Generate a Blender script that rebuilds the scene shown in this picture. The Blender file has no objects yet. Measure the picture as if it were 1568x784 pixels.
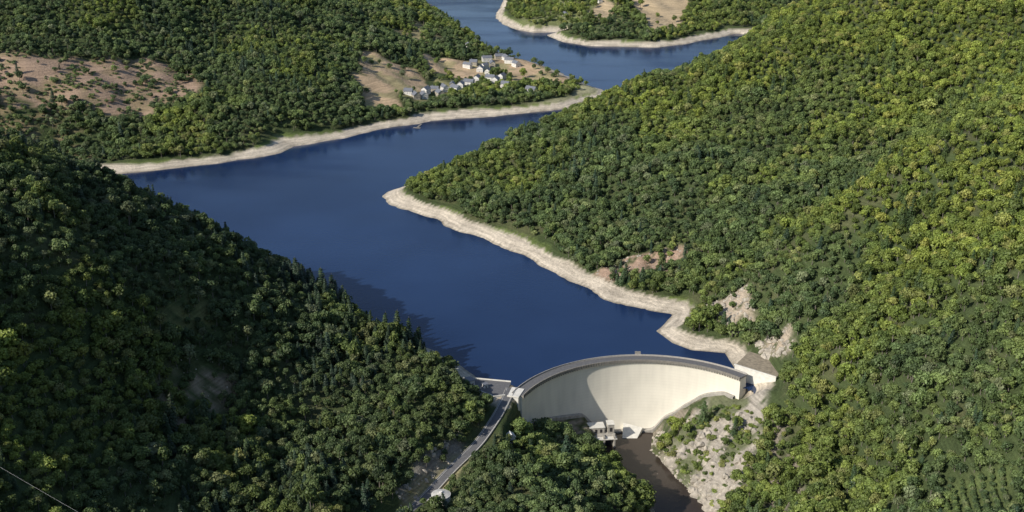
import bpy, bmesh, math, numpy as np
from mathutils import Vector
rng=np.random.default_rng(7)
scene=bpy.context.scene
def link(o): scene.collection.objects.link(o); return o
# ---------------------------------------------------------------- geography (metres, x east, y north, z up; lake level = 0)
dc=(120.5,928.);R=128.
arc=[(dc[0]+R*math.cos(math.radians(a)),dc[1]+R*math.sin(math.radians(a))) for a in np.linspace(158,42,16)]
def pts(s): return [tuple(float(c) for c in p.split(',')) for p in s.replace(' ','').strip(';').split(';')]
lake=arc+pts("208,1091;176,1097;159,1114;146,1142;161,1163;172,1186;148,1195;122,1207;102,1225;83,1252;62,1283;41,1310;23,1348;-3,1376;-34,1412;-68,1445;-111,1494;-143,1520;-165,1546;-173,1579;-165,1608")
lake+=[(-150,1625),(-100,1680),(20,1790),(160,1900),(300,2050),(450,2250),(620,2420),(900,2550),(1300,2600),(1300,2760),(900,2740),(640,2700)]
lake+=pts("491,2721;383,2619;295,2570;159,2591;108,2633;73,2706;110,2744;52,2736;8,2767;-20,2831;-39,2914;-30,3077;-20,3257")
lake+=[(-30,3500),(-300,3800),(-700,3900),(-700,3750),(-350,3600),(-260,3400)]
lake+=pts("-221,3155;-126,2847;-68,2647;-18,2504;46,2416;94,2328;144,2225;178,2169;167,2121;131,2092;95,2056;39,2029;-26,2003;-90,1986;-133,1977;-152,1953;-203,1928;-236,1897;-258,1866;-295,1840;-332,1818;-345,1789;-372,1765;-422,1732;-491,1702;-537,1683;-564,1680")
lake+=[(-660,1685),(-760,1670),(-850,1640),(-830,1590),(-640,1545),(-520,1490),(-400,1400),(-300,1310),(-200,1215),(-120,1140),(-60,1075),(-20,1020)]
lake=np.array(lake)
ctrl=pts("262,1526,105;92,1443,45;445,1614,170;609,1615,230;301,1306,90;178,1190,6;288,1231,60;367,1283,105;581,1378,195;275,1172,75;370,1187,150;492,1162,230;304,1041,115;288,964,85;436,1002,190;379,846,165;253,1053,45;207,1141,20;307,638,110;343,737,130;283,927,42;205,926,-20;274,724,55;232,810,0;236,999,18;259,991,35;-300,623,110;-352,776,155;-255,892,60;-218,732,45;-154,907,22;-13,944,8;-49,871,0;-68,833,-4;-75,874,22;35,890,-14;76,848,-25;-135,778,20;-328,913,160;-221,998,70;-130,991,35;-461,1738,8;-548,2122,85;-664,1772,8;-744,1887,80;-878,2137,170;-672,2198,150;-479,2381,130;-322,2747,70;-234,2406,50;-370,2075,70;-340,1879,30;-232,3083,15;-113,2549,22;-123,2218,15;-4,2196,8;-207,2102,30;-234,1923,8;112,2167,3;67,2249,8;168,2758,25;331,2930,40;468,2814,15;24,2927,10;176,2900,45;26,932,-19;64,920,-28;24,962,-30;60,962,-42;0,925,-4")
ctrl+=[(-493,1150,186),(-372,1150,140),(-243,1120,84),(-180,1110,52),(-76,1060,20),(-20,1000,12),(-110,1610,15),(-75,1620,26),(42,1680,65),(142,1750,91),(316,1830,150),(444,1900,197),(640,1980,265),(900,2000,330),(700,1150,330),(600,800,300),(-600,500,200),(-800,900,240),(-300,300,100),(300,300,200),(0,0,60),(400,3600,150),(1200,3400,200),(-900,3600,180),(2000,2000,350),(-1500,1500,300),(-1500,2500,250),(3000,3000,300),(900,2550,0),(450,2250,0),(160,1900,4),(-400,1400,4),(-200,1215,4),(-640,1545,4),(-80,3500,0)]  # includes an out-of-view hill to the west, added to shade the near slope
for a in range(0,360,30): ctrl.append((7000*math.cos(math.radians(a)),2000+7000*math.sin(math.radians(a)),200))
ctrl=np.array(ctrl,float)
n=len(ctrl);x_=ctrl[:,:2]/1000
r2=((x_[:,None]-x_[None])**2).sum(-1)
K=np.where(r2>0,r2*np.log(r2+1e-12),0)+np.eye(n)*2e-4
Pm=np.c_[np.ones(n),x_];A=np.zeros((n+3,n+3));A[:n,:n]=K;A[:n,n:]=Pm;A[n:,:n]=Pm.T
tw=np.linalg.solve(A,np.r_[ctrl[:,2],0,0,0])
def tps(X,Y):
    o=tw[-3]+tw[-2]*X/1000+tw[-1]*Y/1000
    for c,w in zip(ctrl,tw):
        q=((X-c[0])**2+(Y-c[1])**2)/1e6
        o=o+w*q*np.log(q+1e-12)
    return o
def segd(X,Y,a,b):
    ax,ay=a[0],a[1];dx,dy=b[0]-ax,b[1]-ay
    t=np.clip(((X-ax)*dx+(Y-ay)*dy)/(dx*dx+dy*dy+1e-9),0,1)
    return np.hypot(X-ax-t*dx,Y-ay-t*dy),t
def sdpoly(X,Y,poly):
    d=np.full(X.shape,1e9);ins=np.zeros(X.shape,bool);n=len(poly)
    for i in range(n):
        a=poly[i];b=poly[(i+1)%n]
        d=np.minimum(d,segd(X,Y,a,b)[0])
        c=((a[1]>Y)!=(b[1]>Y));xi=(b[0]-a[0])*(Y-a[1])/((b[1]-a[1]) if b[1]!=a[1] else 1e-9)+a[0]
        ins^=c&(X<xi)
    return np.where(ins,-d,d)
def vn(x,y,s=0):
    xi=np.floor(x);yi=np.floor(y);xf=x-xi;yf=y-yi
    h=lambda a,b:np.modf(np.abs(np.sin(a*127.1+b*311.7+s*74.7)*43758.5453))[0]
    u=xf*xf*(3-2*xf);v=yf*yf*(3-2*yf)
    return (h(xi,yi)*(1-u)+h(xi+1,yi)*u)*(1-v)+(h(xi,yi+1)*(1-u)+h(xi+1,yi+1)*u)*v
def fbm(x,y,o=4,s=0):
    r=0;a=.5;t=0
    for i in range(o): r=r+a*vn(x*2**i,y*2**i,s+i);t+=a;a*=.5
    return r/t
def sms(a,b,x):
    t=np.clip((x-a)/(b-a),0,1);return t*t*(3-2*t)
gorge=[(112,1040),(106,1000),(143,903),(150,820),(100,650),(50,400)]
road=[(-1,992,12.2),(-6,968,11.5),(-13,944,9),(-28,905,4.5),(-49,871,1),(-68,833,-3),(-90,800,-5),(-120,760,-7)]
zones={k:np.array(pts(v)) for k,v in {
'clearcut':"-830,1945;-757,1965;-680,1995;-607,2055;-524,2030;-495,1946;-557,1884;-638,1853;-728,1850;-820,1840",
'clear2':"-815,1850;-700,1840;-606,1784;-623,1700;-709,1720;-761,1750",
'f1':"-285,2295;-175,2275;-140,2130;-200,2062;-262,2122",'f2':"-280,2122;-207,2098;-175,1998;-238,1978",
'f3':"-185,2395;-65,2385;-48,2240;-150,2260",'f4':"-48,2412;38,2405;112,2276;92,2180;0,2205",
'f5':"269,3009;434,3009;369,2742;306,2686",'f6':"172,2824;218,2947;242,2858;203,2742",'f7':"20,2760;10,3050;250,3100;270,2720;160,2680",
'f8':"-250,2470;-215,2640;-150,2610;-135,2450",
'spit':"120,2190;182,2172;172,2115;100,2052;20,2020;30,2050;100,2100",
'rockR':"120,975;207,1050;232,1004;220,950;188,900;152,868;116,915",
'scree':"92,1278;125,1306;187,1305;208,1275;158,1262;110,1255",'rock2':"203,1178;236,1155;240,1102;210,1128",
'rock3':"238,1084;262,1058;258,1032;240,1056",'cliff':"-93,833;-75,862;-45,909;-35,897;-64,848;-85,822",
'cl1':"-292,914;-283,955;-257,970;-262,940;-280,910",'cl2':"-275,855;-262,912;-236,926;-226,897;-254,835",
'grass':"-47,825;-91,806;-74,847;-45,892;-37,889",'village':"-187,2055;-168,2182;-103,2315;-81,2392;-31,2441;-4,2294;-63,2195;-106,2106;-158,2031",
'rows':"282,700;303,735;330,705;306,648"}.items()}
def roadd(X,Y):
    best=np.full(X.shape,1e9);z=np.zeros(X.shape)
    for a,b in zip(road[:-1],road[1:]):
        d,t=segd(X,Y,a,b);zz=a[2]+t*(b[2]-a[2])
        z=np.where(d<best,zz,z);best=np.minimum(best,d)
    return best,z
def height(X,Y,full=False):
    X=np.asarray(X,float);Y=np.asarray(Y,float)
    rd=np.hypot(X-dc[0],Y-dc[1]);H=tps(X,Y)
    d=sdpoly(X,Y,lake);near=sms(220,100,np.hypot(X-105,Y-1010))
    d=d+((fbm(X/45,Y/45,4,3)-.5)*18+(fbm(X/9,Y/9,2,31)-.5)*4)*(1-near)
    amp=sms(30,150,d)*(1-near)
    H=H+(fbm(X/170,Y/170,4,9)-.5)*30*amp
    rdg=1-np.abs(fbm((X+.4*Y)/110,(Y-.3*X)/200,3,21)*2-1)
    H=H-(rdg-.6)*22*amp
    down=(rd<R)
    land=.33*d+(np.maximum(H,8)-.33*d)*sms(14,70,d)
    land=np.where(down,np.minimum(H,14),land)
    Z=np.where((d>0)|down,land,np.maximum(.33*d,-40))
    dg=np.full(X.shape,1e9)
    for a,b in zip(gorge[:-1],gorge[1:]): dg=np.minimum(dg,segd(X,Y,a,b)[0])
    rough=(fbm(X/16,Y/16,4,5)-.5)
    g=-62+.95*np.maximum(0,dg-18)+rough*22*sms(20,34,dg)*sms(0,6,np.abs(rd-R+2)-6)
    Z=np.minimum(Z,g)
    Z=np.minimum(Z,-14+.9*np.maximum(0,np.hypot(X-25,Y-957)-12))
    Z=np.minimum(Z,-10+.9*np.maximum(0,np.hypot(X-205,Y-1016)-8))
    rk=np.zeros(X.shape)
    for k in ('rock2','rock3','scree','cliff'):
        rk=np.maximum(rk,sms(8,-6,sdpoly(X,Y,zones[k])))
    Z=Z+rk*(fbm(X/13,Y/13,3,15)-.5)*12
    br,rz=roadd(X,Y)
    Z=Z+(rz-.3-Z)*sms(14,7,br)
    if full: return Z,d,dg,down,br,rk
    return Z
def h1(x,y): return float(height(np.array([x]),np.array([y]))[0])
# ---------------------------------------------------------------- material helpers
def newmat(name):
    m=bpy.data.materials.new(name);m.use_nodes=True
    nt=m.node_tree;b=nt.nodes['Principled BSDF'];return m,nt,b
def node(nt,t,**k):
    n=nt.nodes.new(t)
    for a,v in k.items(): setattr(n,a,v)
    return n
def simple(name,col,rough=.8,var=.25,scale=.5,bump=.0,metal=0):
    m,nt,b=newmat(name)
    ge=node(nt,'ShaderNodeNewGeometry')
    nz=node(nt,'ShaderNodeTexNoise');nz.inputs['Scale'].default_value=scale;nz.inputs['Detail'].default_value=6
    nt.links.new(ge.outputs['Position'],nz.inputs['Vector'])
    mr=node(nt,'ShaderNodeMapRange');mr.inputs[1].default_value=.3;mr.inputs[2].default_value=.7;mr.inputs[3].default_value=1-var;mr.inputs[4].default_value=1+var
    nt.links.new(nz.outputs['Fac'],mr.inputs[0])
    vm=node(nt,'ShaderNodeVectorMath',operation='SCALE');vm.inputs[0].default_value=col[:3]
    nt.links.new(mr.outputs[0],vm.inputs['Scale']);nt.links.new(vm.outputs[0],b.inputs['Base Color'])
    b.inputs['Roughness'].default_value=rough;b.inputs['Metallic'].default_value=metal
    if bump:
        bp=node(nt,'ShaderNodeBump');bp.inputs['Distance'].default_value=bump;nt.links.new(nz.outputs['Fac'],bp.inputs['Height']);nt.links.new(bp.outputs[0],b.inputs['Normal'])
    return m
# ---------------------------------------------------------------- terrain
def axis(segs):
    o=[segs[0][0]]
    for a,b,s in segs:
        n=max(1,int(round((b-a)/s)));o+=list(np.linspace(a,b,n+1)[1:])
    return np.array(o)
xs=axis([(-8000,-2000,500),(-2000,-1000,40),(-1000,-500,12),(-500,-200,7),(-200,340,4),(340,620,7),(620,1100,14),(1100,2000,40),(2000,8000,500)])
ys=axis([(-3000,0,300),(0,500,40),(500,800,8),(800,1350,4),(1350,1700,5),(1700,2300,8),(2300,3300,12),(3300,4500,50),(4500,9000,500)])
X,Y=np.meshgrid(xs,ys)
Z,d,dg,down,br,rk=height(X,Y,True)
def mkgrid(name,co,quads,smooth=True):
    me=bpy.data.meshes.new(name)
    me.vertices.add(len(co));me.vertices.foreach_set('co',np.asarray(co,np.float32).ravel())
    me.loops.add(quads.size);me.loops.foreach_set('vertex_index',quads.ravel().astype(np.int32))
    me.polygons.add(len(quads));me.polygons.foreach_set('loop_start',np.arange(0,quads.size,quads.shape[1],dtype=np.int32))
    me.polygons.foreach_set('use_smooth',np.full(len(quads),smooth))
    me.update(calc_edges=True);return me
nx,ny=len(xs),len(ys)
co=np.c_[X.ravel(),Y.ravel(),Z.ravel()]
idx=np.arange(nx*ny).reshape(ny,nx)
quads=np.stack([idx[:-1,:-1],idx[:-1,1:],idx[1:,1:],idx[1:,:-1]],-1).reshape(-1,4)
me=mkgrid('terrain',co,quads)
def zm(k,a=4,b=-4,nz=10):
    return sms(a,b,sdpoly(X,Y,zones[k])+(fbm(X/18,Y/18,3,40)-.5)*nz)
col=np.zeros(X.shape+(3,))
def lay(mask,c):
    global col
    col=col*(1-mask[...,None])+np.array(c)*mask[...,None]
n1=fbm(X/25,Y/25,4,50);n2=fbm(X/8,Y/8,3,60)
lay(np.ones(X.shape),(.06,.082,.032))
lay(sms(.5,.75,n1)*.6,(.11,.11,.055))
gs=((dg<100)&(Y<1060)&(Y>830)).astype(float)
lay(gs*sms(.42,.6,n2),(.24,.21,.165))
lay(zm('rockR')*sms(.2,.35,n2),(.37,.335,.285))
lay(zm('rockR')*sms(.50,.60,n1)*.85,(.10,.12,.05))
lay(zm('scree')*sms(.25,.4,n2),(.38,.27,.20))
for k in('rock2','rock3'): lay(zm(k)*sms(.25,.4,n2),(.42,.35,.27))
lay(zm('cliff')*sms(.3,.5,n2),(.24,.22,.19))
lay(zm('clearcut',nz=50)*.9,(.37,.26,.19));lay(zm('clearcut')*sms(.48,.58,n1)*.6,(.20,.17,.09))
lay(zm('clear2',nz=40)*sms(.35,.55,n1),(.24,.19,.11))
for k in('f1','f2','f3','f4'): lay(zm(k,nz=14),(.46,.34,.22))
for k in('f1','f2','f3','f4'): lay(zm(k)*sms(.52,.58,n1)*.6,(.24,.24,.11))
lay(zm('village',10,-10)*sms(.35,.6,n1)*.8,(.28,.26,.13))
lay(zm('f7',20,-20,40)*.8,(.19,.21,.09));lay(zm('f8',10,-10,40)*.8,(.30,.26,.15))
lay(zm('spit',8,-8),(.34,.33,.20))
for k in('f5','f6'): lay(zm(k),(.46,.36,.23))
lay(zm('cl1',10,-10,40)*sms(.35,.55,n2)*.8,(.20,.20,.08));lay(zm('cl2',8,-8,30)*sms(.42,.56,n2),(.30,.24,.17))
lay(zm('grass'),(.30,.27,.15));lay(zm('rows'),(.10,.13,.045))
nb=fbm(X/70,Y/70,2,80)
wid=14+12*nb+6*(n2-.5)
lakeside=(~down)&(np.hypot(X-105,Y-1000)>40)
gwf=lambda x,y:8*sms(.42,.60,fbm(x/60,y/60,2,90))*sms(100,220,np.hypot(x-120,y-1020))
gw=gwf(X,Y)
gr=sms(wid+gw,wid+gw-4,d)*lakeside*(gw>.5)
lay(gr*.8,(.16,.21,.06))
band=sms(wid+2,wid-1,d)*lakeside
lay(band,(.58,.51,.41))
lay(band*sms(.45,.7,n2)*.6,(.40,.35,.28))
lay(band*sms(3,.5,d),(.26,.23,.18))
at=me.color_attributes.new('zone','FLOAT_COLOR','POINT')
at.data.foreach_set('color',np.concatenate([col,np.ones(X.shape+(1,))],-1).astype(np.float32).ravel())
terrain=link(bpy.data.objects.new('terrain',me))
m,nt,b=newmat('ground')
vc=node(nt,'ShaderNodeVertexColor');vc.layer_name='zone'
ge=node(nt,'ShaderNodeNewGeometry')
nz=node(nt,'ShaderNodeTexNoise');nz.inputs['Scale'].default_value=.35;nz.inputs['Detail'].default_value=8;nz.inputs['Roughness'].default_value=.7
nt.links.new(ge.outputs['Position'],nz.inputs['Vector'])
mp=node(nt,'ShaderNodeMapping');mp.inputs['Scale'].default_value=(.02,.02,.9);nt.links.new(ge.outputs['Position'],mp.inputs['Vector'])
st=node(nt,'ShaderNodeTexNoise');st.inputs['Scale'].default_value=1;st.inputs['Detail'].default_value=4;nt.links.new(mp.outputs[0],st.inputs['Vector'])
ad=node(nt,'ShaderNodeMath',operation='ADD');nt.links.new(nz.outputs['Fac'],ad.inputs[0]);nt.links.new(st.outputs['Fac'],ad.inputs[1])
mr=node(nt,'ShaderNodeMapRange');mr.inputs[1].default_value=.65;mr.inputs[2].default_value=1.35;mr.inputs[3].default_value=.55;mr.inputs[4].default_value=1.4
nt.links.new(ad.outputs[0],mr.inputs[0])
vm=node(nt,'ShaderNodeVectorMath',operation='SCALE');nt.links.new(vc.outputs[0],vm.inputs[0]);nt.links.new(mr.outputs[0],vm.inputs['Scale']);nt.links.new(vm.outputs[0],b.inputs['Base Color'])
b.inputs['Roughness'].default_value=.95;b.inputs['Specular IOR Level'].default_value=.15
bp=node(nt,'ShaderNodeBump');bp.inputs['Distance'].default_value=1.5;nt.links.new(nz.outputs['Fac'],bp.inputs['Height']);nt.links.new(bp.outputs[0],b.inputs['Normal'])
me.materials.append(m)
# ---------------------------------------------------------------- water
def water(name,col,col2,bs=.6):
    m,nt,b=newmat(name)
    b.inputs['Roughness'].default_value=.16;b.inputs['IOR'].default_value=1.33
    ge=node(nt,'ShaderNodeNewGeometry');nz=node(nt,'ShaderNodeTexNoise');nz.inputs['Scale'].default_value=.25;nz.inputs['Detail'].default_value=5
    nt.links.new(ge.outputs['Position'],nz.inputs['Vector'])
    bp=node(nt,'ShaderNodeBump');bp.inputs['Distance'].default_value=bs;bp.inputs['Strength'].default_value=.18
    nt.links.new(nz.outputs['Fac'],bp.inputs['Height']);nt.links.new(bp.outputs[0],b.inputs['Normal'])
    mp=node(nt,'ShaderNodeMapping');mp.inputs['Rotation'].default_value=(0,0,.6);mp.inputs['Scale'].default_value=(.004,.012,1);nt.links.new(ge.outputs['Position'],mp.inputs['Vector'])
    n2=node(nt,'ShaderNodeTexNoise');n2.inputs['Scale'].default_value=1;n2.inputs['Detail'].default_value=5;nt.links.new(mp.outputs[0],n2.inputs['Vector'])
    mr=node(nt,'ShaderNodeMapRange');mr.inputs[1].default_value=.35;mr.inputs[2].default_value=.65;mr.inputs[3].default_value=.04;mr.inputs[4].default_value=.26
    nt.links.new(n2.outputs['Fac'],mr.inputs[0]);nt.links.new(mr.outputs[0],b.inputs['Roughness'])
    n3=node(nt,'ShaderNodeTexNoise');n3.inputs['Scale'].default_value=.0028;n3.inputs['Detail'].default_value=4;nt.links.new(ge.outputs['Position'],n3.inputs['Vector'])
    m3=node(nt,'ShaderNodeMapRange');m3.inputs[1].default_value=.38;m3.inputs[2].default_value=.62;nt.links.new(n3.outputs['Fac'],m3.inputs[0])
    mx=node(nt,'ShaderNodeMix',data_type='RGBA');mx.inputs[6].default_value=(*col,1);mx.inputs[7].default_value=(*col2,1);nt.links.new(m3.outputs[0],mx.inputs[0]);nt.links.new(mx.outputs[2],b.inputs['Base Color'])
    return m
qz=Z.ravel()[quads].min(1)
qx=X.ravel()[quads].mean(1);qy=Y.ravel()[quads].mean(1)
d0=sdpoly(qx,qy,lake)
keep=(qz<.4)&(d0<40)&(np.hypot(qx-dc[0],qy-dc[1])>R-1)&(qy<4500)&~((qy<1000)&(qx<10))
qk=quads[keep];u,inv=np.unique(qk,return_inverse=True)
wc=co[u].copy();wc[:,2]=0
wme=mkgrid('lake_water',wc,inv.reshape(-1,4),False);wme.materials.append(water('lake_water',(.007,.020,.066),(.016,.038,.105)))
link(bpy.data.objects.new('lake_water',wme))
def ribbon(name,line,w,z=None,mat=None,dz=0):
    v=[];f=[]
    L=[Vector((p[0],p[1],(p[2] if len(p)>2 else z)+dz)) for p in line]
    for i,p in enumerate(L):
        t=(L[min(i+1,len(L)-1)]-L[max(i-1,0)]);t.z=0;t.normalize();nrm=Vector((-t.y,t.x,0))
        v+=[p+nrm*w/2,p-nrm*w/2]
    for i in range(len(L)-1): f.append((2*i,2*i+1,2*i+3,2*i+2))
    me=bpy.data.meshes.new(name);me.from_pydata(v,[],f)
    if mat: me.materials.append(mat)
    return link(bpy.data.objects.new(name,me))
ribbon('river_water',gorge,70,-58,water('river_water',(.036,.027,.022),(.048,.037,.030)))
# ---------------------------------------------------------------- mesh builder
class MB:
    def __init__(s): s.v=[];s.f=[];s.m=[]
    def quad(s,a,b,c,d,mi=0):
        k=len(s.v);s.v+=[a,b,c,d];s.f.append((k,k+1,k+2,k+3));s.m.append(mi)
    def box(s,c,dim,ang=0,mi=0,taper=1.0):
        cx,cy,cz=c;w,l,h=dim;ca,sa=math.cos(ang),math.sin(ang);k=len(s.v)
        for zz,t in((cz,1),(cz+h,taper)):
            for ex,ey in((-1,-1),(1,-1),(1,1),(-1,1)):
                x=ex*w/2*t;y=ey*l/2*t;s.v.append((cx+x*ca-y*sa,cy+x*sa+y*ca,zz))
        for q in((3,2,1,0),(4,5,6,7),(0,1,5,4),(1,2,6,5),(2,3,7,6),(3,0,4,7)): s.f.append(tuple(k+i for i in q));s.m.append(mi)
    def bar(s,p,q,r,mi=0):
        p=Vector(p);q=Vector(q);ax=(q-p).normalized();t=ax.cross(Vector((.31,.9,.27))).normalized();b_=ax.cross(t);k=len(s.v)
        for o_ in(p,q):
            for i in range(4):
                a=math.pi/2*i;s.v.append(tuple(o_+(t*math.cos(a)+b_*math.sin(a))*r))
        for i in range(4): s.f.append((k+i,k+(i+1)%4,k+4+(i+1)%4,k+4+i));s.m.append(mi)
    def cyl(s,c,r,h,n=24,mi=0,r2=None):
        r2=r if r2 is None else r2;k=len(s.v)
        for i in range(n):
            a=2*math.pi*i/n;s.v.append((c[0]+r*math.cos(a),c[1]+r*math.sin(a),c[2]));s.v.append((c[0]+r2*math.cos(a),c[1]+r2*math.sin(a),c[2]+h))
        for i in range(n):
            j=(i+1)%n;s.f.append((k+2*i,k+2*j,k+2*j+1,k+2*i+1));s.m.append(mi)
        s.f.append(tuple(k+2*i+1 for i in range(n)));s.m.append(mi)
    def obj(s,name,mats,parent=None,smooth=False):
        me=bpy.data.meshes.new(name);me.from_pydata(s.v,[],s.f)
        for m in mats: me.materials.append(m)
        me.polygons.foreach_set('material_index',s.m)
        if smooth: me.polygons.foreach_set('use_smooth',[True]*len(s.f))
        o=link(bpy.data.objects.new(name,me))
        if parent: o.parent=parent
        return o
def empty(name,loc=(0,0,0)):
    e=link(bpy.data.objects.new(name,None));e.location=loc;e.empty_display_size=2;return e
# ---------------------------------------------------------------- dam
m_conc_d=simple('dark_concrete',(.22,.205,.18),.9,.25,.6)
m_conc_w=simple('white_concrete',(.66,.64,.58),.85,.12,.3)
m_asph=simple('asphalt',(.12,.12,.125),.9,.2,.5)
m_black=simple('dark_opening',(.02,.02,.025),.4,.2,1)
mface,nt,b=newmat('dam_concrete')
ge=node(nt,'ShaderNodeNewGeometry')
mp=node(nt,'ShaderNodeMapping');mp.inputs['Scale'].default_value=(.18,.18,.018);nt.links.new(ge.outputs['Position'],mp.inputs['Vector'])
sn=node(nt,'ShaderNodeTexNoise');sn.inputs['Scale'].default_value=1.;sn.inputs['Detail'].default_value=6;nt.links.new(mp.outputs[0],sn.inputs['Vector'])
bn=node(nt,'ShaderNodeTexNoise');bn.inputs['Scale'].default_value=.05;bn.inputs['Detail'].default_value=6;nt.links.new(ge.outputs['Position'],bn.inputs['Vector'])
ad=node(nt,'ShaderNodeMath',operation='ADD');nt.links.new(sn.outputs[0],ad.inputs[0]);nt.links.new(bn.outputs[0],ad.inputs[1])
mr=node(nt,'ShaderNodeMapRange');mr.inputs[1].default_value=.7;mr.inputs[2].default_value=1.3;mr.inputs[3].default_value=.90;mr.inputs[4].default_value=1.05;nt.links.new(ad.outputs[0],mr.inputs[0])
sx=node(nt,'ShaderNodeSeparateXYZ');nt.links.new(ge.outputs['Position'],sx.inputs[0])
md=node(nt,'ShaderNodeMath',operation='PINGPONG');md.inputs[1].default_value=1.5;nt.links.new(sx.outputs[2],md.inputs[0])
lt=node(nt,'ShaderNodeMath',operation='LESS_THAN');lt.inputs[1].default_value=.12;nt.links.new(md.outputs[0],lt.inputs[0])
jm=node(nt,'ShaderNodeMath',operation='MULTIPLY_ADD');jm.inputs[1].default_value=-.08;jm.inputs[2].default_value=1;nt.links.new(lt.outputs[0],jm.inputs[0])
ml=node(nt,'ShaderNodeMath',operation='MULTIPLY');nt.links.new(mr.outputs[0],ml.inputs[0]);nt.links.new(jm.outputs[0],ml.inputs[1])
vm=node(nt,'ShaderNodeVectorMath',operation='SCALE');vm.inputs[0].default_value=(.74,.70,.60);nt.links.new(ml.outputs[0],vm.inputs['Scale']);nt.links.new(vm.outputs[0],b.inputs['Base Color']);b.inputs['Roughness'].default_value=.9
dam=empty('arch_dam',(dc[0],dc[1],0))
def pol(r,a,z): return (r*math.cos(a),r*math.sin(a),z)
def sweep(name,prof,a0,a1,n,mat,closed=True,smooth=True):
    v=[];f=[];A=np.radians(np.linspace(a0,a1,n));k=None
    for a in A:
        p=prof(a) if callable(prof) else prof
        k=len(p);v+=[pol(r,a,z) for r,z in p]
    for i in range(n-1):
        for j in range(k if closed else k-1):
            j2=(j+1)%k;f.append((i*k+j,i*k+j2,(i+1)*k+j2,(i+1)*k+j))
    if closed: f.append(tuple(range(k)));f.append(tuple((n-1)*k+j for j in range(k)[::-1]))
    me=bpy.data.meshes.new(name);me.from_pydata(v,[],f);me.materials.append(mat)
    if smooth: me.polygons.foreach_set('use_smooth',[True]*len(f))
    o=link(bpy.data.objects.new(name,me));o.parent=dam;return o
zz=np.linspace(10.5,-68,24)
inner=[(R-6-11*((10.5-z)/78)**1.3+2.5*math.sin(math.pi*(10.5-z)/78),z) for z in zz]
prof=inner+[(R+8,-68),(R+3,10.5)]
A0,A1=156,44
o=sweep('wall',prof,A0,A1,120,mface,smooth=False)
sweep('crest_slab',[(R-7.2,10.3),(R-7.2,11.9),(R+4.2,11.9),(R+4.2,10.3)],A0,A1,120,m_conc_d,smooth=False)
sweep('crest_road',[(R-6.4,11.905),(R+3.4,11.905),(R+3.4,11.93),(R-6.4,11.93)],A0,A1,120,m_asph,smooth=False)
sweep('downstream_parapet',[(R-7.25,11.6),(R-7.25,13.1),(R-6.75,13.1),(R-6.75,11.6)],A0,A1,120,m_conc_d,smooth=False)
m_par=simple('parapet_concrete',(.36,.34,.31),.9,.2,.8)
sweep('upstream_parapet',[(R+3.7,11.6),(R+3.7,13.3),(R+4.25,13.3),(R+4.25,11.6)],A0,A1,120,m_par,smooth=False)
mb=MB()
for a in np.linspace(A0,A1,90):
    ar=math.radians(a)
    mb.box((*pol(R-6.9,ar,0)[:2],9.3),(1.2,.7,3.9),ar,0)
a=math.radians(90.5)
mb.box((*pol(R+5.6,a,0)[:2],2),(3.2,5,12.6),a,1);mb.box((*pol(R+5.6,a,0)[:2],14.6),(3.6,5.4,.4),a,0)
o=mb.obj('corbels_and_gatehouse',[m_conc_d,m_par],dam)
v=[];f=[];A=np.radians(np.linspace(154,46,140))
def rin(z): 
    t=min(max((10.5-z)/78,0),1);return R-6-11*t**1.3+2.5*math.sin(math.pi*t)
zs_=np.arange(9,-60,-1.5);rs_=np.array([rin(z) for z in zs_])-2
AA,RR=np.meshgrid(A,rs_,indexing='ij')
HH=height(dc[0]+RR*np.cos(AA),dc[1]+RR*np.sin(AA))
gl=[]
for i in range(len(A)):
    h_=np.nonzero(HH[i]>=zs_)[0];gl.append(zs_[h_[0]] if len(h_) else -59)
gl=np.array(gl,float)
for _ in range(10): gl[1:-1]=.25*gl[:-2]+.5*gl[1:-1]+.25*gl[2:]
for a,g in zip(A,gl):
    r=rin(g);v+=[pol(r+2,a,g+3.2),pol(r-3.4,a,g+2.8),pol(r-4.,a,g-9)]
for i in range(len(A)-1):
    for j in range(2): f.append((i*3+j,i*3+j+1,i*3+j+4,i*3+j+3))
me=bpy.data.meshes.new('foundation_ledge');me.from_pydata(v,[],f);me.materials.append(simple('ledge_concrete',(.34,.32,.285),.9,.25,.4))
o=link(bpy.data.objects.new('foundation_ledge',me));o.parent=dam
def prism(mb,poly,z0,z1,mi=0,mt=None):
    k=len(mb.v);n=len(poly)
    for x,y in poly: mb.v.append((x,y,z0))
    for x,y in poly: mb.v.append((x,y,z1))
    for i in range(n):
        j=(i+1)%n;mb.f.append((k+i,k+j,k+n+j,k+n+i));mb.m.append(mi)
    mb.f.append(tuple(k+n+i for i in range(n)));mb.m.append(mi if mt is None else mt)
loc=lambda x,y:(x-dc[0],y-dc[1])
mb=MB()
prism(mb,[loc(207,1036),loc(240,1010),loc(258,1038),loc(226,1066)],-14,13.6,0,1)
prism(mb,[loc(206.3,1036),loc(240,1009.4),loc(240.6,1010.4),loc(207,1037)],13.62,14.8,0)
o=mb.obj('right_thrust_block',[m_conc_w,simple('block_roof',(.26,.22,.16),.9,.3,.4)],dam)
mb=MB()
prism(mb,[loc(-4,976),loc(5.5,973),loc(11,990),loc(0,994)],-20,12.6,0)
prism(mb,[loc(-4.5,975.4),loc(5.8,972.3),loc(6.1,973.2),loc(-4.2,976.3)],12.62,13.7,0)
o=mb.obj('left_pier',[m_conc_w],dam)
mb=MB()
prism(mb,[(-1,1004),(-6,978),(-16,975),(-34,990),(-58,1003),(-62,1012),(-30,1010)],2,12.3,0,1)
pl=mb.obj('dam_access_terrace',[m_conc_w,m_asph])
mb=MB()
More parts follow.
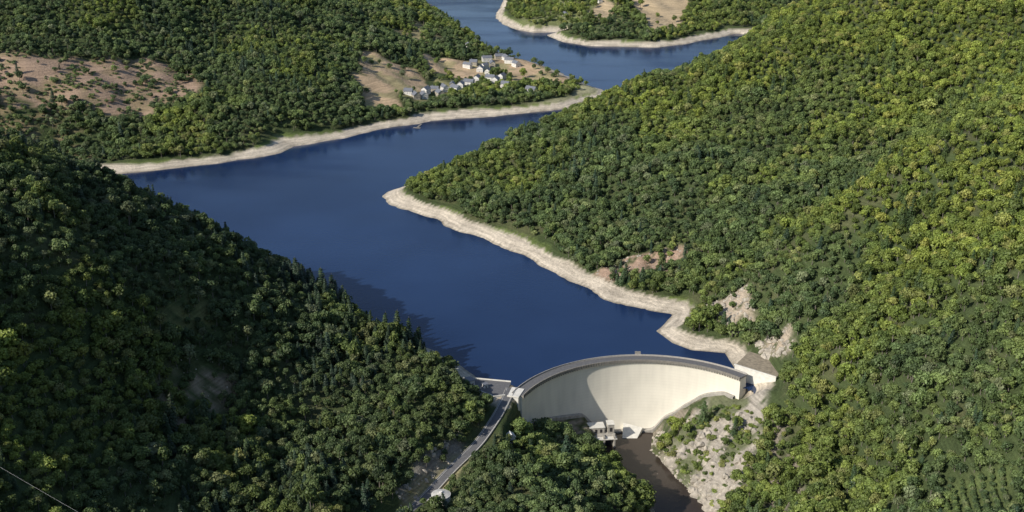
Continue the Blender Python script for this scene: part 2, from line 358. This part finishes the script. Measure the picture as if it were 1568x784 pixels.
for a,b_ in(((-6,978),(-16,975)),((-16,975),(-34,990)),((-34,990),(-58,1003)),((-62,1012),(-30,1010)),((-30,1010),(-1,1004))):
    cx,cy=(a[0]+b_[0])/2,(a[1]+b_[1])/2;L=math.hypot(b_[0]-a[0],b_[1]-a[1]);mb.box((cx,cy,12.31),(L,.5,1.2),math.atan2(b_[1]-a[1],b_[0]-a[0]),0)
o=mb.obj('parapet',[m_conc_w],pl)
m_wall=simple('white_plaster',(.70,.68,.64),.85,.1,.5)
m_slate=simple('slate_roof',(.15,.16,.185),.6,.25,.8)
def building(name,x,y,z,ang,w,l,h,flat=False,roofm=None,wallm=None,chim=True):
    e=empty(name,(x,y,z));e.rotation_euler=(0,0,ang)
    mb=MB();rh=0 if flat else w*.38
    mb.box((0,0,-3),(w,l,h+3))
    if not flat:
        for sy in(-1,1):
            k=len(mb.v);mb.v+=[(-w/2,sy*l/2,h),(w/2,sy*l/2,h),(0,sy*l/2,h+rh)];mb.f.append((k,k+1,k+2));mb.m.append(0)
    mb.obj('walls',[wallm or m_wall],e)
    mb=MB()
    if flat: mb.box((0,0,h+.01),(w+.8,l+.8,.5))
    else:
        o_=.5;dr=rh/(w/2)*o_
        for s in(-1,1):
            a=(s*(w/2+o_),-l/2-o_,h-dr);b=(s*(w/2+o_),l/2+o_,h-dr);c=(0,l/2+o_,h+rh+.02);d_=(0,-l/2-o_,h+rh+.02)
            mb.quad(a,b,c,d_)
            up=lambda p:(p[0],p[1],p[2]+.3);mb.quad(up(a),up(b),up(c),up(d_));mb.quad(a,b,up(b),up(a));mb.quad(a,d_,up(d_),up(a));mb.quad(b,c,up(c),up(b))
        if chim: mb.box((w*.18,l*.3,h+rh*.4),(.9,.9,rh*.6+1.4))
    mb.obj('roof',[roofm or m_slate],e)
    mb=MB();nf=max(1,int(h//2.8))
    for fl in range(nf):
        for sx_ in(-1,1):
            for yy in np.arange(-l/2+1.6,l/2-1,2.8): mb.box((sx_*w/2,yy,1+fl*2.8),(.12,1.0,1.3))
        for sy in(-1,1):
            for xx in np.arange(-w/2+1.6,w/2-1,2.6): mb.box((xx,sy*l/2,1+fl*2.8),(1.0,.12,1.3))
    mb.obj('windows',[m_black],e)
    mb=MB();mb.box((0,-l/2-.02,0),(1.1,.16,2.1));mb.obj('door',[m_conc_d],e)
    return e
building('control_building',-38,1000,12.3,.5,6,8,5,flat=True)
building('gate_hut',-24,994,12.3,.5,4,4,3.2,flat=True)
building('guard_hut',-1,924,h1(-1,924)+.3,.3,6,6,5.5,roofm=simple('light_roof',(.5,.5,.5)),chim=False)
mb=MB();mb.cyl((0,0,0),.2,15,8,r2=.1);mb.box((.9,0,14.6),(2,.25,.2));po=mb.obj('lamp_mast',[m_conc_w]);po.location=(-50,1002,12.3)
mb=MB();mb.cyl((0,0,-2),7,7,40,0);mb.cyl((0,0,5),7.4,.5,40,0);mb.cyl((0,0,5.5),7.2,1.6,40,1,r2=1.2);mb.cyl((0,0,7.1),1.2,.8,16,0)
for i in range(8):
    a=i*math.pi/4;mb.box((7.05*math.cos(a),7.05*math.sin(a),-1),(.3,.5,6),a,0)
tk=mb.obj('water_tank',[m_wall,simple('tank_roof',(.50,.49,.45),.8)]);tk.location=(-54,812,h1(-54,812)+1)
ph=empty('intake_powerhouse',(80,1019,-60));ph.rotation_euler=(0,0,.12)
m_pc=simple('powerhouse_concrete',(.36,.34,.30),.9,.25,.3)
mb=MB();mb.box((0,0,0),(32,14,12),0,0);mb.box((-4,3,12),(20,10,6),0,0);mb.box((12,1,12),(6,8,9),0,0);mb.box((12,1,21.01),(7,9,.6),0,1);mb.box((-4,3,18.01),(21,11,.6),0,1)
for i in range(4): mb.box((-15+i*9.6,-9,0),(1.6,6,13.5),0,0)
mb.box((0,-9,10.5),(32.5,6.5,.8),0,1)
mb.box((-26,6,0),(16,8,14),0,0)
mb.obj('walls',[m_pc,m_conc_w],ph)
mb=MB()
for i in range(3): mb.box((-10.2+i*9.6,-7.02,1),(6,.3,9),0,0)
for i in range(4): mb.box((-11+i*4.6,-2.05,13),(2,.2,3.4),0,0)
mb.box((12,-3.05,14),(2.5,.2,4),0,0)
mb.obj('gate_openings',[m_black],ph)
mb=MB()
mb.v+=[(104,1026,-57.5),(118,1026,-57.6),(124,1038,-53),(106,1042,-50),(104,1026,-64),(118,1026,-64),(124,1038,-64),(106,1042,-64)]
for q in((0,1,2,3),(0,4,5,1),(1,5,6,2),(3,7,4,0)): mb.f.append(q);mb.m.append(0)
mb.obj('spillway_apron',[m_conc_w])
# ---------------------------------------------------------------- power line crossing the near left slope
m_steel=simple('galvanised_steel',(.45,.46,.47),.5,.1,1,metal=.6)
PA=(-381,671);PB=(-128,490);tops=[]
dxy=Vector((PB[0]-PA[0],PB[1]-PA[1],0)).normalized();cr_=Vector((-dxy.y,dxy.x,0))
for (px_,py_),zt in((PA,171),(PB,156)):
    g=h1(px_,py_);H=max(zt-g,18);zt=g+H;mb=MB();n_=6
    def leg(i,t): 
        s=2.6*(1-t)+.5*t;return (s*(-1 if i in(0,3) else 1),s*(-1 if i<2 else 1),H*t-(1 if t==0 else 0))
    for i in range(4):
        mb.bar(leg(i,0),leg(i,1),.16)
        for k in range(n_):
            mb.bar(leg(i,k/n_),leg((i+1)%4,(k+1)/n_),.08);mb.bar(leg((i+1)%4,k/n_),leg(i,(k+1)/n_),.08);mb.bar(leg(i,(k+1)/n_),leg((i+1)%4,(k+1)/n_),.08)
    for s in(-1,1):
        e_=cr_*2.5*s;mb.bar((0,0,H),(e_.x,e_.y,H-.2),.18);mb.bar((0,0,H-2),(e_.x,e_.y,H-.2),.1)
    o=mb.obj('electricity_pylon',[m_steel]);o.location=(px_,py_,g);tops.append(Vector((px_,py_,zt-.6)))
mb=MB()
for s in(0,):
    p,q=tops[0]+cr_*2.5*s,tops[1]+cr_*2.5*s;pv=p
    for k in range(1,21):
        t=k/20;c_=p.lerp(q,t);c_.z-=6*4*t*(1-t)*.5;mb.bar(pv,c_,.04);pv=c_
mb.obj('power_line_cable',[simple('cable',(.4,.4,.4),.5,.05)])
# ---------------------------------------------------------------- road
def dens(line,step=4):
    o=[]
    for a,b_ in zip(line[:-1],line[1:]):
        n_=max(1,int(math.dist(a[:2],b_[:2])/step))
        for i in range(n_):
            t=i/n_;o.append(tuple(a[k]*(1-t)+b_[k]*t for k in range(3)))
    o.append(line[-1])
    P_=np.array(o)
    for _ in range(12): P_[1:-1]=.25*P_[:-2]+.5*P_[1:-1]+.25*P_[2:]
    return [tuple(p) for p in P_]
rl=dens(road)
rd_=ribbon('access_road',rl,7.5,mat=m_asph,dz=.25)
def offset(line,o_,dz=0):
    L=[Vector(p) for p in line];r=[]
    for i,p in enumerate(L):
        t=(L[min(i+1,len(L)-1)]-L[max(i-1,0)]);t.z=0;t.normalize();r.append((p.x-t.y*o_,p.y+t.x*o_,p.z+dz))
    return r
m_paint=simple('white_paint',(.75,.75,.72),.6,.1)
for o_ in(-3.4,3.4):
    x=ribbon('edge_line',offset(rl,o_),.22,mat=m_paint,dz=.256);x.parent=rd_
def wallstrip(name,line,w,hh,mat):
    a=offset(line,w/2);b_=offset(line,-w/2);mb=MB()
    for i in range(len(line)-1):
        A_,B_,C_,D_=a[i],a[i+1],b_[i+1],b_[i];up=lambda p:(p[0],p[1],p[2]+hh);dn=lambda p:(p[0],p[1],p[2]-1.5)
        mb.quad(up(A_),up(B_),up(C_),up(D_));mb.quad(dn(A_),dn(B_),up(B_),up(A_));mb.quad(dn(D_),dn(C_),up(C_),up(D_))
    return mb.obj(name,[mat])
wallstrip('stone_parapet_wall',offset(rl,4.4),.5,1.1,m_par);wallstrip('stone_parapet_wall',offset(rl,-4.4),.5,.5,m_par)
# ---------------------------------------------------------------- village
m_stone=simple('stone_wall',(.42,.38,.31),.9,.2,.5)
hs="-178,2083;-165,2073;-150,2113;-136,2135;-120,2150;-107,2176;-92,2180;-78,2200;-40,2238;-30,2214;-74,2358;-60,2308;-49,2386;-38,2355;-26,2412;-12,2402;-52,2332;-12,2178;34,2142;-152,2085;-126,2112;-18,2244;-64,2222;-5,2380;-85,2335;-100,2150;-45,2290;8,2350"
for i,(x,y) in enumerate(pts(hs)):
    r=rng.random(6);e=building('stone_house',x,y,h1(x,y)+.5,(r[0]-.5)*1.6+(1.2 if r[1]>.5 else 0),9+3*r[2],13+7*r[3],5.5+2*r[4],wallm=m_wall if r[5]>.3 else m_stone)
for (x,y) in [(205,2920),(120,2800),(-90,2500)]: building('stone_house',x,y,h1(x,y)+.5,.4,9,14,6)
mb=MB();mb.box((0,0,.2),(3,22,.5));mb.box((0,12,.2),(12,4,.5))
for yy in(-9,0,9): mb.cyl((1.2,yy,-2),.2,3.5,8)
j=mb.obj('jetty',[m_conc_d]);j.location=(-150,1940,0);j.rotation_euler=(0,0,2.9)
# ---------------------------------------------------------------- tree prototypes
def leafmat(name,ramp,tr_=.28):
    m,nt,b=newmat(name)
    oi=node(nt,'ShaderNodeObjectInfo');cr=node(nt,'ShaderNodeValToRGB');el=cr.color_ramp.elements
    el[0].position=ramp[0][0];el[0].color=(*ramp[0][1],1);el[1].position=ramp[-1][0];el[1].color=(*ramp[-1][1],1)
    for p,c in ramp[1:-1]: x=el.new(p);x.color=(*c,1)
    nt.links.new(oi.outputs['Random'],cr.inputs[0])
    vc=node(nt,'ShaderNodeVertexColor');vc.layer_name='lv'
    ta=node(nt,'ShaderNodeAttribute');ta.attribute_type='INSTANCER';ta.attribute_name='tint'
    mx=node(nt,'ShaderNodeMix',data_type='RGBA',blend_type='MULTIPLY');mx.inputs['Factor'].default_value=1
    nt.links.new(cr.outputs[0],mx.inputs[6]);nt.links.new(vc.outputs[0],mx.inputs[7])
    m2=node(nt,'ShaderNodeMix',data_type='RGBA',blend_type='MULTIPLY');m2.inputs['Factor'].default_value=1
    nt.links.new(mx.outputs[2],m2.inputs[6]);nt.links.new(ta.outputs['Color'],m2.inputs[7]);nt.links.new(m2.outputs[2],b.inputs['Base Color'])
    b.inputs['Roughness'].default_value=.6;b.inputs['Specular IOR Level'].default_value=.4
    tr=node(nt,'ShaderNodeBsdfTranslucent');ms=node(nt,'ShaderNodeMixShader');ms.inputs[0].default_value=tr_
    nt.links.new(m2.outputs[2],tr.inputs[0]);nt.links.new(b.outputs[0],ms.inputs[1]);nt.links.new(tr.outputs[0],ms.inputs[2]);nt.links.new(ms.outputs[0],nt.nodes['Material Output'].inputs[0])
    return m
m_leaf=leafmat('deciduous_leaves',[(0,(.092,.132,.055)),(.3,(.13,.175,.068)),(.6,(.172,.22,.08)),(.85,(.215,.262,.095)),(.93,(.235,.25,.14)),(1,(.26,.28,.11))])
m_con=leafmat('conifer_needles',[(0,(.034,.06,.036)),(1,(.065,.10,.055))],.1)
m_bark=simple('bark',(.16,.14,.12),.9,.3,2)
protos=bpy.data.collections.new('forest_trees')
def tree(name,seed,kind):
    r=np.random.default_rng(seed);V=[];F=[];MI=[];C=[]
    def quadat(c,nrm,s,asp,cl):
        nrm=nrm/np.linalg.norm(nrm);t=np.cross(nrm,r.normal(size=3));t/=np.linalg.norm(t)+1e-9;b_=np.cross(nrm,t)
        k=len(V)
        for a_,e_ in((-1,-.6),(.2,-1),(1,.5),(-.3,1)): V.append(c+t*a_*s+b_*e_*s*asp)
        F.append((k,k+1,k+2,k+3));MI.append(0);C.append(cl)
    def trunk(p0,p1,r0,r1,n=6):
        p0=np.array(p0,float);p1=np.array(p1,float);ax=p1-p0;ax/=np.linalg.norm(ax);t=np.cross(ax,[.3,1,.2]);t/=np.linalg.norm(t);b_=np.cross(ax,t);k=len(V)
        for p,q in((p0,r0),(p1,r1)):
            for i in range(n): an=2*math.pi*i/n;V.append(p+q*(t*math.cos(an)+b_*math.sin(an)))
        for i in range(n): F.append((k+i,k+(i+1)%n,k+n+(i+1)%n,k+n+i));MI.append(1);C.append(1.)
    if kind=='dec':
        H=r.uniform(9.5,13);rc=r.uniform(3.8,5.4);cz=H-rc*.95
        trunk((0,0,-1.5),(0,0,cz),.38,.2)
        nl=r.integers(8,15)
        for i in range(nl):
            an=i*2.4+r.uniform(0,.9);rr=rc*.66*math.sqrt((i+.3)/nl);zc=cz+rc*(.5-.75*(rr/rc)**1.2)+r.uniform(-.9,.9)
            c=np.array([rr*math.cos(an),rr*math.sin(an),zc]);lr=r.uniform(1.3,2.4)*rc/4.4;br_=r.uniform(.75,1.22)
            trunk((0,0,cz-2.5),c,.16,.05,4)
            nq=int(26*lr)
            for _ in range(nq):
                dv=r.normal(size=3);dv/=np.linalg.norm(dv)
                if dv[2]<-.45: dv[2]*=-1
                p=c+dv*lr*r.uniform(.68,1.2)*np.array([1,1,.85])
                quadat(p,dv+r.normal(size=3)*.5,r.uniform(.36,.78),.8,br_*r.uniform(.8,1.18))
        for _ in range(45):
            dv=r.normal(size=3);dv/=np.linalg.norm(dv);p=np.array([0,0,cz-.6])+dv*rc*r.uniform(.4,.8)*np.array([1,1,.8]);quadat(p,dv+r.normal(size=3)*.6,.95,.8,.8)
    elif kind=='con':
        H=r.uniform(14,18);rb=r.uniform(2.6,3.4);trunk((0,0,-1.5),(0,0,H),.32,.04)
        nt_=14
        for i in range(nt_):
            t=i/nt_;z=2.2+(H-2.4)*t;rad=rb*(1-t)**.8+.25;nb_=int(7+9*(1-t));br_=r.uniform(.8,1.2)
            for j in range(nb_):
                an=j*2*math.pi/nb_+r.uniform(-.3,.3);ra=rad*r.uniform(.75,1.12)
                for q in(.35,.7,1.):
                    p=np.array([ra*q*math.cos(an),ra*q*math.sin(an),z-.5*ra*q*.6+r.uniform(-.2,.2)]);quadat(p,np.array([math.cos(an)*.6,math.sin(an)*.6,1])+r.normal(size=3)*.3,.62,.6,br_*r.uniform(.8,1.2))
    else:
        for i in range(5):
            c=np.array([*r.uniform(-1.2,1.2,2),r.uniform(.6,1.8)])
            for _ in range(36):
                dv=r.normal(size=3);dv/=np.linalg.norm(dv);dv[2]=abs(dv[2]);quadat(c+dv*1.1,dv+r.normal(size=3)*.4,r.uniform(.25,.45),.8,r.uniform(.8,1.2))
        trunk((0,0,-.5),(0,0,1.2),.15,.06)
    me=mkgrid(name,np.array(V),np.array(F),False)
    me.materials.append(m_con if kind=='con' else m_leaf);me.materials.append(m_bark)
    me.polygons.foreach_set('material_index',np.array(MI,np.int32))
    ca=me.color_attributes.new('lv','FLOAT_COLOR','CORNER')
    cc=np.repeat(np.array(C),4);ca.data.foreach_set('color',np.c_[cc,cc,cc,np.ones(len(cc))].astype(np.float32).ravel())
    protos.objects.link(bpy.data.objects.new(name,me))
for i in range(7): tree('a%d_deciduous_tree'%i,100+i,'dec')
for i in range(2): tree('b%d_conifer_tree'%i,200+i,'con')
tree('c0_shrub',300,'shr')
# ---------------------------------------------------------------- instancing helper
def scatter(name,coll,P_,scv,rot,tid,tint=None):
    M=len(P_);fm=bpy.data.meshes.new(name);fm.vertices.add(M);fm.vertices.foreach_set('co',P_.astype(np.float32).ravel())
    a=fm.attributes.new('tsc','FLOAT_VECTOR','POINT');a.data.foreach_set('vector',scv.astype(np.float32).ravel())
    a=fm.attributes.new('trot','FLOAT_VECTOR','POINT');a.data.foreach_set('vector',rot.astype(np.float32).ravel())
    a=fm.attributes.new('tid','INT','POINT');a.data.foreach_set('value',tid.astype(np.int32))
    if tint is not None:
        a=fm.attributes.new('tint','FLOAT_VECTOR','POINT');a.data.foreach_set('vector',tint.astype(np.float32).ravel())
    fo=link(bpy.data.objects.new(name,fm))
    ng=bpy.data.node_groups.new('scatter_'+name,'GeometryNodeTree')
    ng.interface.new_socket('Geometry',in_out='INPUT',socket_type='NodeSocketGeometry');ng.interface.new_socket('Geometry',in_out='OUTPUT',socket_type='NodeSocketGeometry')
    gi=ng.nodes.new('NodeGroupInput');go=ng.nodes.new('NodeGroupOutput');ip=ng.nodes.new('GeometryNodeInstanceOnPoints')
    ci=ng.nodes.new('GeometryNodeCollectionInfo');ci.inputs['Collection'].default_value=coll;ci.inputs['Separate Children'].default_value=True;ci.inputs['Reset Children'].default_value=True
    def na(t,nm): q=ng.nodes.new('GeometryNodeInputNamedAttribute');q.data_type=t;q.inputs['Name'].default_value=nm;return q.outputs['Attribute']
    L=ng.links
    L.new(gi.outputs[0],ip.inputs['Points']);L.new(ci.outputs[0],ip.inputs['Instance']);ip.inputs['Pick Instance'].default_value=True
    L.new(na('INT','tid'),ip.inputs['Instance Index']);L.new(na('FLOAT_VECTOR','trot'),ip.inputs['Rotation']);L.new(na('FLOAT_VECTOR','tsc'),ip.inputs['Scale']);L.new(ip.outputs[0],go.inputs[0])
    mo=fo.modifiers.new('scatter','NODES');mo.node_group=ng
    return fo
# ---------------------------------------------------------------- boulders on the rocky slopes
rocks=bpy.data.collections.new('rock_kinds')
m_rock=simple('rock',(.36,.325,.27),.95,.35,.25,.6)
for i in range(4):
    bm=bmesh.new();bmesh.ops.create_icosphere(bm,subdivisions=2,radius=1);r=np.random.default_rng(500+i)
    pl_=[Vector(r.normal(size=3)).normalized() for _ in range(9)]
    for v_ in bm.verts:
        for q in pl_:
            dd_=v_.co.dot(q)
            if dd_>.62: v_.co-=q*(dd_-.62)
        v_.co*=1+r.uniform(-.05,.05);v_.co.z*=.8
    me=bpy.data.meshes.new('boulder_%d'%i);bm.to_mesh(me);bm.free();me.materials.append(m_rock);rocks.objects.link(bpy.data.objects.new('boulder_%d'%i,me))
RP=[]
for k,nn,mn,mxs in(('rockR',700,1,7.5),('scree',160,.6,2.2),('rock2',120,1,6),('rock3',80,1,6),('cliff',220,.8,3.6),('cl2',30,.6,1.4)):
    z_=zones[k];lo,hi=z_.min(0)-4,z_.max(0)+4;a=rng.uniform(lo,hi,(nn*2,2));s_=mn+(mxs-mn)*rng.random(nn*2)**2.5
    kk=(sdpoly(a[:,0],a[:,1],z_)<3)
    if k=='rockR': kk&=(np.hypot(a[:,0]-dc[0],a[:,1]-dc[1])<R-25)&(fbm(a[:,0]/25,a[:,1]/25,4,50)<.55)
    b_=roadd(a[:,0],a[:,1])[0]>6.5;kk&=b_
    RP.append(np.c_[a[kk],s_[kk]])
t_=rng.random(400);ya=860+t_*170;gx=np.interp(ya,[650,820,903,1000,1040],[100,150,143,106,112]);sg_=np.where(rng.random(400)>.35,1,-1)
a=np.c_[gx+sg_*rng.uniform(23,34,400),ya,.7+2.6*rng.random(400)**2];RP.append(a[np.hypot(a[:,0]-dc[0],a[:,1]-dc[1])<R-24])
RP=np.vstack(RP);rz_=height(RP[:,0],RP[:,1]);M=len(RP)
scatter('boulders',rocks,np.c_[RP[:,0],RP[:,1],rz_-.4*RP[:,2]],RP[:,2:3]*rng.uniform(.7,1.3,(M,3)),rng.uniform(0,6.28,(M,3))*np.array([.15,.15,1]),rng.integers(0,4,M))
# ---------------------------------------------------------------- forest points
PX=[]
for y0,y1,sp in((520,1000,6.6),(1000,1700,6.8),(1700,2300,7.6),(2300,3300,9.5),(3300,4200,16)):
    gx=np.arange(-2000,2000,sp);gy=np.arange(y0,y1,sp);a,b_=np.meshgrid(gx,gy)
    a=a.ravel()+rng.uniform(-.48,.48,a.size)*sp;b_=b_.ravel()+rng.uniform(-.48,.48,b_.size)*sp
    k=np.abs(a)<.455*b_+70;PX.append(np.c_[a[k],b_[k],np.full(k.sum(),sp)])
PX=np.vstack(PX);x,y,sp=PX.T
z,dd,dgg,dn,brr,_=height(x,y,True)
n1=fbm(x/25,y/25,4,50);nb=fbm(x/70,y/70,2,80);gwt=gwf(x,y)
pr=np.ones(len(x))
pr[(~dn)&(dd<14+12*nb+4+gwt+6*(fbm(x/14,y/14,2,77)-.5))]=0
pr[dn&(z<-54)]=0
pr[(dgg<27)&(y<1060)]=0
rdm=np.hypot(x-dc[0],y-dc[1])
pr[(rdm>R-20)&(rdm<R+14)&(y>968)]=0
pr[(rdm>R-34)&(rdm<R)&(x>120)&(y>968)]=0
pr[brr<7.5]=0
pr[(brr<15)&(x>np.interp(y,[760,800,833,871,905,944,968,992],[-120,-90,-68,-49,-28,-13,-6,-1]))]=0
def zd(k): return sdpoly(x,y,zones[k])
for k,p in(('clearcut',.10),('clear2',.4),('f1',.03),('f2',.03),('f3',.05),('f4',.05),('f5',.01),('f6',.02),('f7',.55),('f8',.4),('spit',.03),('rockR',.12),('scree',.16),('rock2',.15),('rock3',.15),('cliff',.25),('cl1',.4),('cl2',.4),('grass',.03),('village',.18),('rows',0)):
    pr=np.where(zd(k)+(n1-.5)*(50 if k[:5]=='clear' else 14)<0,pr*p,pr)
pr[sdpoly(x,y,np.array([(6,1006),(-4,966),(-20,966),(-40,982),(-66,998),(-66,1018),(-28,1018)],float))<2]=0
pr[sdpoly(x,y,np.array([(200,1026),(240,1000),(262,1038),(226,1072)],float))<3]=0
pr[(np.hypot(x+54,y-812)<11)|(np.hypot(x+1,y-924)<7)]=0
pr[(np.hypot(x-84,y-1020)<34)]=0
hx=np.array(pts(hs))
for a in hx: pr[(np.abs(x-a[0])<11)&(y-a[1]<10)&(y-a[1]>-26)]=0
pr=np.where(fbm(x/60,y/60,3,70)<.25,pr*.7,pr)
k=rng.random(len(x))<pr*.985
x,y,z,sp=x[k],y[k],z[k],sp[k];N=len(x)
scl=np.clip(rng.lognormal(-.1,.24,N),.5,1.5)*np.where(sp>9,1.15,1)*(.88+.3*sms(.4,.6,fbm(x/50,y/50,3,99)))
cn=fbm(x/90,y/90,3,120);left=(x<0)&(y<1250)
conp=np.where(cn>.64,.2,.015)*np.where(left,1.2,1)
ridge=(np.hypot((x+190)/1.,(y-1112))<32)|(np.hypot(x+92,y-1066)<20);conp[ridge]=.8
ty=rng.integers(0,7,N);isc=rng.random(N)<conp;ty=np.where(isc,7+rng.integers(0,2,N),ty);scl=np.where(ridge&isc,scl*1.25,scl)
sx_,sy_=rng.uniform(100,250,2500),rng.uniform(860,1080,2500);ks=(sdpoly(sx_,sy_,zones['rockR'])<10)&(np.hypot(sx_-dc[0],sy_-dc[1])<R-22)
sz,_,sg,_,_,_=height(sx_,sy_,True);ks&=(sg>27)&(rng.random(2500)<.15+.6*(fbm(sx_/25,sy_/25,4,50)>.5))
sx2,sy2=rng.uniform(-900,-450,3500),rng.uniform(1650,2150,3500);k2=(sdpoly(sx2,sy2,zones['clearcut'])<0)|(sdpoly(sx2,sy2,zones['clear2'])<0);k2&=fbm(sx2/25,sy2/25,4,50)>.47;sz2=height(sx2,sy2)
rx=[]
for i in range(16):
    for j in range(50):
        rx.append((262+i*5.5+j*.7,628+j*2.6))
rx=np.array(rx)+rng.uniform(-.5,.5,(len(rx),2));kr=sdpoly(rx[:,0],rx[:,1],zones['rows'])<-1;rx=rx[kr];rz=height(rx[:,0],rx[:,1])
X4=np.concatenate([x,sx_[ks],sx2[k2],rx[:,0]]);Y4=np.concatenate([y,sy_[ks],sy2[k2],rx[:,1]]);Z4=np.concatenate([z-1.6*scl,sz[ks]-.3,sz2[k2]-.3,rz-.3])
S4=np.concatenate([scl,rng.uniform(.6,1.6,ks.sum()),rng.uniform(.8,1.8,k2.sum()),rng.uniform(.35,.5,len(rx))])
T4=np.concatenate([ty,np.full(ks.sum(),9),np.full(k2.sum(),9),rng.integers(0,7,len(rx))]).astype(np.int32)
M=len(X4)
st1=fbm(X4/120,Y4/120,4,200);st2=fbm(X4/35,Y4/35,3,210)
yel=np.clip(sms(.42,.64,st1)*.75+sms(60,200,Z4)*(X4>100)*.85+sms(.52,.72,st2)*.35-.1,0,1)
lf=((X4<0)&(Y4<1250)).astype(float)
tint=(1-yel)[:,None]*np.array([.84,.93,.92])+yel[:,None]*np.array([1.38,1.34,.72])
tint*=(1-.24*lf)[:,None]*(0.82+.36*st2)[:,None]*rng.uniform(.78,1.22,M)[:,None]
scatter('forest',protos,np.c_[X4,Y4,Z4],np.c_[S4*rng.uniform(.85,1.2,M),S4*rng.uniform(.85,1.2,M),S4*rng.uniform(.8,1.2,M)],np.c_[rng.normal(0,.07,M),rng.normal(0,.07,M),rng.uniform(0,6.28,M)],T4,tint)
# ---------------------------------------------------------------- light, world, camera
sd=Vector((-.83,-.557,0)).normalized();EL=math.radians(34)
w=bpy.data.worlds.new('World');scene.world=w;w.use_nodes=True;nt=w.node_tree
sk=nt.nodes.new('ShaderNodeTexSky');sk.sky_type='NISHITA';sk.sun_disc=False;sk.sun_elevation=EL;sk.sun_rotation=math.atan2(sd.x,sd.y)%(2*math.pi);sk.altitude=500
nt.links.new(sk.outputs[0],nt.nodes['Background'].inputs[0]);nt.nodes['Background'].inputs[1].default_value=.13
s=bpy.data.lights.new('sun','SUN');s.energy=5;s.angle=math.radians(.5);s.color=(1,.93,.82)
so=link(bpy.data.objects.new('sun',s))
so.rotation_euler=Vector((-sd.x*math.cos(EL),-sd.y*math.cos(EL),-math.sin(EL))).to_track_quat('-Z','Y').to_euler()
c=bpy.data.cameras.new('camera');c.lens=43.46;c.clip_end=30000;c.clip_start=1
cam=link(bpy.data.objects.new('camera',c));cam.location=(0,0,520);cam.rotation_euler=(math.radians(69),0,0)
scene.camera=cam
scene.view_settings.view_transform='Standard';scene.view_settings.look='None'
